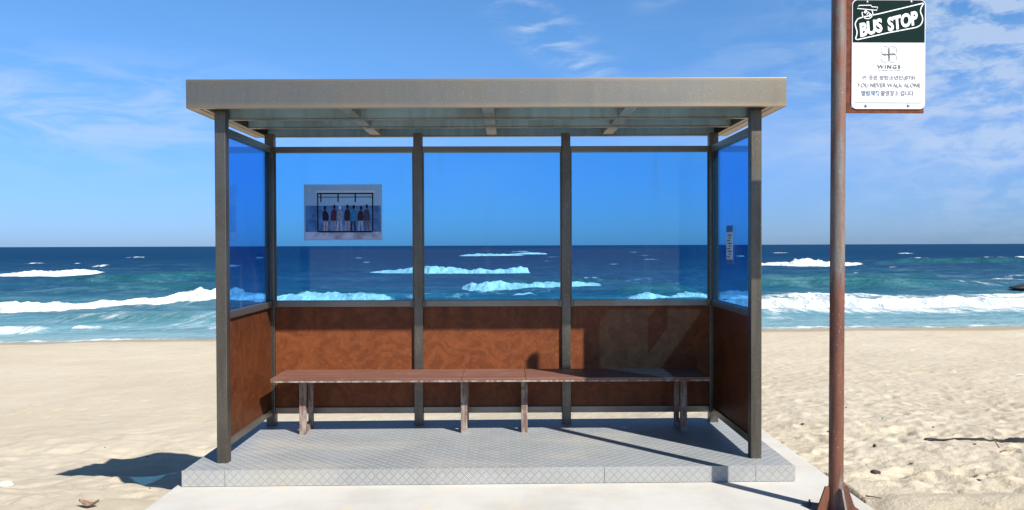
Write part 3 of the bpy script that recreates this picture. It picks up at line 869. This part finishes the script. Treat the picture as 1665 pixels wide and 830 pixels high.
obj('printed_sea', boxes((X0 + 0.012, X1 - 0.010, PY - 0.0006, PY - 0.0001, Z0 + 0.15 * ph_, Z0 + 0.62 * ph_)), m_ps, paper)
obj('printed_sand', boxes((X0 + 0.012, X1 - 0.010, PY - 0.0006, PY - 0.0001, Z0 + 0.02 * ph_, Z0 + 0.148 * ph_)), m_pg, paper)
fx = lambda u: X0 + u * pw_
fz_ = lambda v: Z0 + v * ph_
obj('printed_bar', boxes((fx(.15), fx(.91), PY - 0.0012, PY - 0.0008, fz_(.85), fz_(.89))), m_pw, paper)
b = bmesh.new()
box(b, fx(.17), fx(.89), PY - 0.0012, PY - 0.0008, fz_(.825), fz_(.848))
box(b, fx(.18), fx(.88), PY - 0.0012, PY - 0.0008, fz_(.765), fz_(.778))
for u, v in ((.21, .68), (.43, .68), (.65, .68)):
    box(b, fx(u), fx(u + .016), PY - 0.0016, PY - 0.0013, fz_(v), fz_(.825))
box(b, fx(.872), fx(.888), PY - 0.0016, PY - 0.0013, fz_(.15), fz_(.825))
box(b, fx(.17), fx(.185), PY - 0.0016, PY - 0.0013, fz_(.15), fz_(.825))
box(b, fx(.186), fx(.87), PY - 0.0012, PY - 0.0008, fz_(.14), fz_(.165))
obj('printed_frame', b, m_pk, paper)
# upright coloured marks, seven of them
cols = [(.02, .02, .04), (.10, .03, .07), (.20, .30, .50), (.03, .03, .05), (.03, .22, .50), (.03, .03, .05), (.06, .06, .12)]
low = [(.45, .40, .45), (.35, .30, .36), (.40, .45, .60), (.40, .34, .36), (.03, .03, .06), (.30, .42, .60), (.16, .12, .16)]
for i in range(7):
    u = .285 + i * .088
    ru = random.uniform(-.008, .008)
    u += random.uniform(-.010, .010)
    dv = random.uniform(-.018, .018)
    mk = painted('printed mark %s' % ('dark' if i % 2 else 'mid'), cols[i], 0.5, 0.5, 60, 0.1)
    ml = painted('printed lower mark', low[i], 0.5, 0.5, 60, 0.1)
    b = bmesh.new()
    prism(b, [(fx(u - .036), fz_(.35)), (fx(u + .036), fz_(.35)), (fx(u + .040), fz_(.42)), (fx(u + .034 + ru), fz_(.50 + dv)), (fx(u + .012 + ru), fz_(.545 + dv)), (fx(u - .012 + ru), fz_(.545 + dv)), (fx(u - .036 + ru), fz_(.50 + dv)), (fx(u - .040), fz_(.42))], PY - 0.0012, PY - 0.0008)
    obj('printed_mark', b, mk, paper)
    b = bmesh.new()
    for s in (-1, 1):
        prism(b, [(fx(u + s * .022 - .011 + s * ru), fz_(.17)), (fx(u + s * .022 + .011 + s * ru), fz_(.17)), (fx(u + s * .016 + .012), fz_(.345)), (fx(u + s * .016 - .012), fz_(.345))], PY - 0.0012, PY - 0.0008)
    obj('printed_mark', b, ml, paper)
    b = bmesh.new()
    prism(b, [(fx(u + ru * 1.5 + .016 * math.cos(k * math.pi / 4)), fz_(.590 + dv + .040 * math.sin(k * math.pi / 4))) for k in range(8)], PY - 0.0012, PY - 0.0008)
    obj('printed_mark', b, m_pk if i != 2 else m_pw, paper)
b = bmesh.new()
for k in range(3):
    box(b, fx(.055), fx(.085), PY - 0.0012, PY - 0.0008, fz_(.87 + .025 * k), fz_(.878 + .025 * k))
obj('printed_caption', b, m_pw, paper)

# the narrow notice on the right-hand pane
SX = CX + PX - 0.0032
sticker = thing('sticker', (SX, 6.2, 1.455), 'narrow white notice with dark blue ends stuck on the right side glass', 'sticker')
m_sw = painted('notice white', (0.50, 0.55, 0.62), 0.4, 0.1)
m_sb = painted('notice blue', (0.03, 0.05, 0.22), 0.4, 0.1)
pl = obj('paper', boxes((SX - 0.0012, SX, 6.115, 6.295, 1.455, 1.755)), m_sw, sticker)
for z0, z1 in ((1.705, 1.755), (1.455, 1.492)):
    obj('blue_band', boxes((SX - 0.0018, SX - 0.0013, 6.115, 6.295, z0, z1)), m_sb, pl)
b = bmesh.new()
for k in range(9):
    z = 1.685 - k * 0.021
    y = 6.15 + 0.02 * (k % 3)
    box(b, SX - 0.0018, SX - 0.0013, y, y + (0.11, 0.06, 0.085)[k % 3], z - 0.008, z)
obj('printed_lines', b, m_pk, pl)

# ------------------------------------------------------------------ bus stop sign on its pole
m_rust, t, out = mat('rusted pole paint')
tcn = t.n('ShaderNodeTexCoord')
pos = tcn.outputs['Object']
a = t.noise(t.stretch(pos, (18, 18, 3.2)), 1.0, 6, 0.66, 0.3)
b_ = t.noise(t.stretch(pos, (7, 7, 1.3)), 1.0, 5, 0.6)
s = t.noise(pos, 90.0, 4, 0.7)
sz = t.n('ShaderNodeSeparateXYZ', None, {0: pos})
hi = t.ss(sz.outputs[2], 0.7, 2.4, 0.0, 0.14)
c = t.mix(t.ss(a, 0.35, 0.65), (0.165, 0.058, 0.030), (0.085, 0.033, 0.021))
c = t.mix(t.m('MULTIPLY', t.ss(t.m('ADD', b_, hi), 0.50, 0.60), t.ss(a, 0.32, 0.62)), c, (0.155, 0.138, 0.125))
c = t.mix(t.m('MULTIPLY', t.ss(s, 0.62, 0.70), 0.6), c, (0.42, 0.39, 0.36))
c = t.mix(t.m('MULTIPLY', t.ss(s, 0.38, 0.30), 0.6), c, (0.06, 0.025, 0.016))
pbsdf(t, out, Base_Color=c, Roughness=0.62, Normal=t.bump(t.m('ADD', a, s), 0.22, 0.004))
m_flat = painted('rust red flat bar', (0.16, 0.045, 0.022), 0.7, 0.45, 25, 0.2)
m_green = painted('sign dark green', (0.005, 0.020, 0.017), 0.45, 0.15, 6, 0.06)
m_white = painted('sign white', (0.82, 0.83, 0.83), 0.35, 0.03, 5)
m_ltr = painted('sign white lettering', (0.85, 0.87, 0.87), 0.4, 0.02, 5)
m_grey = painted('sign grey lettering', (0.30, 0.30, 0.32), 0.5, 0.05, 5)
m_dgrey = painted('sign dark grey emblem', (0.14, 0.14, 0.15), 0.5, 0.05, 5)
m_bluegrey = painted('sign blue grey lettering', (0.25, 0.31, 0.44), 0.5, 0.05, 5)
m_bolt = steel('bolt steel', (0.35, 0.35, 0.34), (0.2, 0.2, 0.19), 0.7, 0.4)

PXX, PYY = 1.965, 4.766
sign = thing('bus_stop_sign', (PXX, PYY, 0.0), 'green and white bus stop sign on a rusty brown pole with finned foot', 'bus stop sign')
bm = lathe(bmesh.new(), [(0.0, -0.02), (0.042, -0.02), (0.042, 3.150), (0.040, 3.163), (0.030, 3.176), (0.0, 3.182)], PXX, PYY, 40)
pole = obj('pole', bm, m_rust, sign, smooth=True)
mod = pole.modifiers.new('edges', 'EDGE_SPLIT'); mod.split_angle = R(50)
for k in range(4):
    ang = R(90 * k + 8)
    b = bmesh.new()
    prism(b, [(0.036, 0.0), (0.130, 0.0), (0.125, 0.012), (0.070, 0.158), (0.036, 0.158)], -0.006, 0.006)
    b.transform(Matrix.Translation((PXX, PYY, 0)) @ Matrix.Rotation(ang, 4, 'Z'))
    obj('base_fin', b, m_rust, sign)
bp_ = boxes((PXX - 0.15, PXX + 0.15, PYY - 0.15, PYY + 0.15, -0.015, 0.0105), bev=0.004)
base = obj('base_plate', bp_, m_rust, sign)
for sx in (-1, 1):
    for sy in (-1, 1):
        b = lathe(bmesh.new(), [(0.0, 0.04), (0.006, 0.04), (0.0065, 0.024), (0.013, 0.024), (0.013, 0.011), (0.0, 0.011)], PXX + 0.115 * sx, PYY + 0.115 * sy, 6)
        obj('bolt', b, m_rust, base)
SX0, SX1, SZ0, SZ1 = PXX + 0.072, PXX + 0.508, 2.412, 3.060
SY = PYY - 0.018
b = boxes((PXX + 0.040, PXX + 0.072, PYY - 0.012, PYY - 0.004, SZ0 - 0.024, SZ1 + 0.004), (PXX + 0.0725, SX1 - 0.004, PYY - 0.012, PYY - 0.004, SZ0 - 0.024, SZ0 + 0.008), (PXX + 0.0725, SX1 - 0.004, PYY - 0.012, PYY - 0.004, SZ1 - 0.02, SZ1 + 0.004), bev=0.001)
obj('sign_frame', b, m_flat, sign)
def rrect(x0, x1, z0, z1, r, seg=8, corners=(1, 1, 1, 1)):
    pts = []
    for (cx, cz, a0, on) in ((x1 - r, z0 + r, -90, corners[1]), (x1 - r, z1 - r, 0, corners[2]), (x0 + r, z1 - r, 90, corners[3]), (x0 + r, z0 + r, 180, corners[0])):
        if on:
            for i in range(seg + 1):
                a = R(a0 + 90 * i / seg)
                pts.append((cx + r * math.cos(a), cz + r * math.sin(a)))
        else:
            sx = r if a0 in (-90, 0) else -r
            sz_ = r if a0 in (0, 90) else -r
            pts.append((cx + sx, cz + sz_))
    return pts
board = obj('sign_board', prism(bmesh.new(), rrect(SX0, SX1, SZ0, SZ1, 0.032), SY, SY + 0.005), m_white, sign)
ZG = SZ0 + 0.3935
GX0, GX1 = SX0 + 0.004, SX1 - 0.004
obj('green_field', prism(bmesh.new(), rrect(GX0, GX1, ZG, SZ1 - 0.004, 0.029, corners=(0, 0, 1, 1)), SY - 0.0012, SY - 0.0003), m_green, board)
W_ = SX1 - SX0; H_ = SZ1 - SZ0
# photo crop of the sign board maps u 0..1 across, v 0..1 up
U = lambda u: SX0 + u * W_
V = lambda v: SZ0 + v * H_
LY = SY - 0.0022
# ribbon frame round the words
rb = [(.045, .640), (.065, .70), (.040, .775), (.075, .822)]
top = [(.075, .822), (.14, .838), (.36, .868), (.94, .9625)]
rt = [(.94, .9625), (.965, .9615), (.935, .92), (.930, .885), (.955, .84), (.955, .80), (.925, .765), (.87, .745)]
bot = [(.87, .745), (.50, .697), (.07, .632), (.045, .640)]
def smooth_path(p, n=6):
    out_ = []
    for i in range(len(p) - 1):
        p0 = p[max(i - 1, 0)]; p1 = p[i]; p2 = p[i + 1]; p3 = p[min(i + 2, len(p) - 1)]
        for k in range(n):
            s = k / n
            out_.append(tuple(0.5 * ((2 * p1[j]) + (-p0[j] + p2[j]) * s + (2 * p0[j] - 5 * p1[j] + 4 * p2[j] - p3[j]) * s * s + (-p0[j] + 3 * p1[j] - 3 * p2[j] + p3[j]) * s ** 3) for j in (0, 1)))
    out_.append(p[-1])
    return out_
ring = smooth_path(rb)[:-1] + top[:-1] + smooth_path(rt)[:-1] + bot[:-1]
ring = [(U(u), V(v)) for u, v in ring]
obj('ribbon', stroke(bmesh.new(), ring, 0.0062, LY - 0.0004, LY + 0.0006, closed=True), m_ltr, board)
slope = math.atan2((.905 - .79) * H_, (.88 - .20) * W_)
text_obj('lettering', 'BUS', m_ltr, board, U(.252), V(.742), 0.335 * W_, 0.128 * H_, LY, shear=0.22, offset=0.045, spacing=0.98, rot=slope)
text_obj('lettering', 'STOP', m_ltr, board, U(.684), V(.802), 0.440 * W_, 0.128 * H_, LY, shear=0.22, offset=0.045, spacing=0.98, rot=slope)
# round emblem with a winged bar above the ribbon
em = bmesh.new()
cxm, czm, rm = U(.205), V(.872), 0.0315
arc = [(cxm + rm * math.cos(R(a)), czm + rm * math.sin(R(a))) for a in range(165, 400, 12)]
stroke(em, arc, 0.0052, LY - 0.0004, LY + 0.0006)
bar = [(U(.065), V(.916)), (U(.235), V(.905)), (U(.33), V(.900)), (U(.345), V(.928)), (U(.265), V(.932)), (U(.25), V(.946)), (U(.09), V(.944))]
stroke(em, bar, 0.0046, LY - 0.0012, LY - 0.0006, closed=True)
obj('emblem', em, m_ltr, board)
text_obj('lettering', 'BTS', m_ltr, board, cxm + 0.001, czm, 0.046, 0.020, LY, offset=0.03, rot=R(-38))
# four-petal ring emblem
fe = bmesh.new()
fcx, fcz = U(.505), V(.500)
for k, (dx, dz) in enumerate(((-1, 1), (1, 1), (1, -1), (-1, -1))):
    ccx, ccz, rr = fcx + dx * 0.0215, fcz + dz * 0.0215, 0.0255
    base_a = math.degrees(math.atan2(dz, dx))
    pts = [(ccx + rr * math.cos(R(base_a + a)), ccz + rr * math.sin(R(base_a + a))) for a in range(-170, 171, 10)]
    stroke(fe, pts, 0.0019, LY - 0.0002, LY + 0.0006)
    pts = [(ccx + rr * math.cos(R(base_a + a)), ccz + rr * math.sin(R(base_a + a))) for a in range(95, 200, 8)]
    stroke(fe, pts, 0.0042, LY - 0.0005, LY + 0.0004)
obj('emblem', fe, m_dgrey, board)
text_obj('lettering', 'WINGS', m_dgrey, board, U(.505), V(.386), 0.315 * W_, 0.037 * H_, LY, spacing=1.25, offset=0.008)
text_obj('lettering', 'YOU NEVER WALK ALONE', m_grey, board, U(.505), V(.353), 0.31 * W_, 0.008 * H_, LY)
text_obj('lettering', '이 곳은 방탄소년단(BTS)', m_grey, board, U(.505), V(.285), 0.715 * W_, 0.047 * H_, LY, offset=0.004)
text_obj('lettering', 'YOU NEVER WALK ALONE', m_grey, board, U(.510), V(.218), 0.865 * W_, 0.038 * H_, LY, offset=0.003)
text_obj('lettering', '앨범재킷', m_bluegrey, board, U(.255), V(.146), 0.250 * W_, 0.048 * H_, LY, offset=0.004)
text_obj('lettering', '촬영장소 입니다.', m_grey, board, U(.630), V(.146), 0.46 * W_, 0.048 * H_, LY, offset=0.004)
obj('rule_line', boxes((U(.04), U(.95), LY, LY + 0.001, V(.0545), V(.0585))), m_dgrey, board)
for u, v in ((.20, .975), (.80, .978), (.195, .030), (.775, .032)):
    b = bmesh.new()
    lathe(b, [(0.0, 0.006), (0.005, 0.0055), (0.0085, 0.003), (0.009, 0.0), (0.0, 0.0)], 0, 0, 12)
    b.transform(Matrix.Translation((U(u), SY - 0.001, V(v))) @ Matrix.Rotation(R(90), 4, 'X'))
    obj('bolt', b, m_bolt, board, smooth=True)
sign.rotation_euler = (0, 0.0045, 0)

# ------------------------------------------------------------------ small things on the sand and in the water
m_rock = painted('dark wet rock', (0.035, 0.035, 0.035), 0.5, 0.5, 3)
m_peb = painted('dark pebble', (0.06, 0.05, 0.04), 0.8, 0.5, 40)
m_leaf = painted('dry leaf', (0.25, 0.15, 0.105), 0.7, 0.4, 30)
m_shell = painted('white litter', (0.80, 0.80, 0.78), 0.6, 0.08, 20)
m_twig = painted('grey brown twig', (0.20, 0.13, 0.075), 0.8, 0.4, 30)

def lump(name, x, y, z, sx, sy, sz, m, seed, sink=0.35, **props):
    b = bmesh.new()
    bmesh.ops.create_icosphere(b, subdivisions=3, radius=1.0)
    rr = random.Random(seed)
    ph = [rr.uniform(0, 6.28) for _ in range(6)]
    for v in b.verts:
        k = 1 + 0.16 * math.sin(2.3 * v.co.x + ph[0]) + 0.14 * math.sin(3.1 * v.co.y + ph[1]) + 0.12 * math.sin(3.7 * v.co.z + ph[2]) + 0.07 * math.sin(7 * v.co.x + 5 * v.co.y + ph[3])
        v.co = Vector((v.co.x * sx * k, v.co.y * sy * k, v.co.z * sz * k))
    b.transform(Matrix.Translation((x, y, z + sz * (1 - sink))))
    return obj(name, b, m, None, origin=(x, y, z), smooth=True, **props)

lump('rock', 41.7, 63.9, SEA - 0.05, 1.5, 0.8, 0.24, m_rock, 3, label='low dark rock awash in the white surf far right', category='rock')
def ground(x, y):
    return sand_z(x, y)
lump('pebble', 2.62, 5.66, ground(2.62, 5.66), .038, .028, .016, m_peb, 5, label='flat grey stone at the sand edge of the concrete just left of the rusty pole', category='stone')
lump('litter', -4.36, 6.93, ground(-4.36, 6.93), .06, .035, .028, m_shell, 6, label='white scrap of litter on the smooth sand at the far left edge', category='litter')
lump('pebble', 3.16, 6.85, ground(3.16, 6.85), .016, .014, .014, m_peb, 7, label='small black stone on the sand right of the rusty pole', category='stone')
rr = random.Random(12)
for i in range(16):
    y = rr.uniform(5.4, 10.5); x = rr.uniform(2.75, 0.63 * y)
    if i % 4 == 3:
        x = -rr.uniform(0.44 * y, 0.62 * y)
    s = rr.uniform(.005, .011)
    lump('pebble', x, y, ground(x, y), s * 1.5, s, s * .7, m_peb, 20 + i, label='tiny dark pebble or sea-weed scrap scattered on the pale sand', category='stone', group='dark scraps scattered on the sand')

def leaf(x, y):
    z = ground(x, y)
    b = bmesh.new()
    n = 10
    rows = []
    for i in range(n + 1):
        s = i / n
        w = 0.036 * math.sin(math.pi * s) ** 0.8 + 0.001
        cz = 0.012 + 0.030 * (2 * s - 1) ** 2
        row = [b.verts.new((x + (s - 0.5) * 0.13, y + k * w, z + cz + 0.016 * abs(k) + 0.004 * math.sin(9 * s))) for k in (-1, -0.5, 0, 0.5, 1)]
        rows.append(row)
    for a_, c_ in zip(rows, rows[1:]):
        for k in range(4):
            b.faces.new((a_[k], c_[k], c_[k + 1], a_[k + 1]))
    o = obj('dry_leaf', b, m_leaf, None, origin=(x, y, z), smooth=True, label='curled reddish dry leaf on the sand left of the concrete', category='leaf')
    so = o.modifiers.new('thickness', 'SOLIDIFY'); so.thickness = 0.002
    return o
leaf(-2.78, 5.30)

def twig(x, y, pts, r, label):
    z = ground(x, y)
    me = bpy.data.meshes.new('twig')
    b = bmesh.new()
    prev = None
    ring_n = 7
    P = [Vector((x + p[0], y + p[1], z + p[2])) for p in pts]
    rings = []
    for i, p in enumerate(P):
        d = (P[min(i + 1, len(P) - 1)] - P[max(i - 1, 0)]).normalized()
        s = d.cross(Vector((0, 0, 1)))
        s = s.normalized() if s.length > 1e-3 else Vector((1, 0, 0))
        q = s.cross(d)
        rad = r * (1 - 0.7 * i / (len(P) - 1))
        rings.append([b.verts.new(p + (s * math.cos(6.283 * k / ring_n) + q * math.sin(6.283 * k / ring_n)) * rad) for k in range(ring_n)])
    for a_, c_ in zip(rings, rings[1:]):
        for k in range(ring_n):
            b.faces.new((a_[k], a_[(k + 1) % ring_n], c_[(k + 1) % ring_n], c_[k]))
    b.faces.new(rings[0][::-1]); b.faces.new(rings[-1])
    obj('twig', b, m_twig, None, origin=(x, y, z), smooth=True, label=label, category='twig')
twig(4.10, 6.62, [(0, 0, -.01), (-.02, .01, .03), (-.05, .01, .075), (-.06, 0, .10)], .007, 'short twig standing up out of the sand at the far right')
twig(4.02, 6.50, [(0, 0, .005), (.05, .02, .02), (.11, .02, .018), (.17, .05, .03)], .006, 'thin twig lying on the sand at the far right')
twig(2.34, 5.06, [(-.05, .03, .010), (0, 0, .012), (.03, -.02, .010), (.06, -.03, .010)], .005, 'curved dark twig on the sand just right of the finned pole foot')

# dark strip modelled as the shadow of an unseen object at the far right
def shadow_strip():
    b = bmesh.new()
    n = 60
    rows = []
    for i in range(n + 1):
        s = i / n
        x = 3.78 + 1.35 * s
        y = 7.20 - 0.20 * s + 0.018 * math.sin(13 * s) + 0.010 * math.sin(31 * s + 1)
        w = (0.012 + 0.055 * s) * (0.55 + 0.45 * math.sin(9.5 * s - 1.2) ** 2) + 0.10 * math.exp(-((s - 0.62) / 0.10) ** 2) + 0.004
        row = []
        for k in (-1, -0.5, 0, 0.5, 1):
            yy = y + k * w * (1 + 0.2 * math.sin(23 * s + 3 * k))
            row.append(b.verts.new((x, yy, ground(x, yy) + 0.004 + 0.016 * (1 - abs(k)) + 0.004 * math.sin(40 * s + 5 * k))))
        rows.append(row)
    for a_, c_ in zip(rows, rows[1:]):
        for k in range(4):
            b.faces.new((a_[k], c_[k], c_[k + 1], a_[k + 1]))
    o = obj('shadow_strip', b, m_shadow_strip, None, origin=(4.4, 7.1, ground(4.4, 7.1)), smooth=True, label='long dark strip shaped as a cast shadow lying across the sand at the far right', category='shadow_strip')
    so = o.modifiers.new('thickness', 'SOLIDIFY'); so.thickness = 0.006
m_shadow_strip = painted('dark shadow strip colour', (0.045, 0.042, 0.045), 0.85, 0.4, 25, 0.1)
shadow_strip()
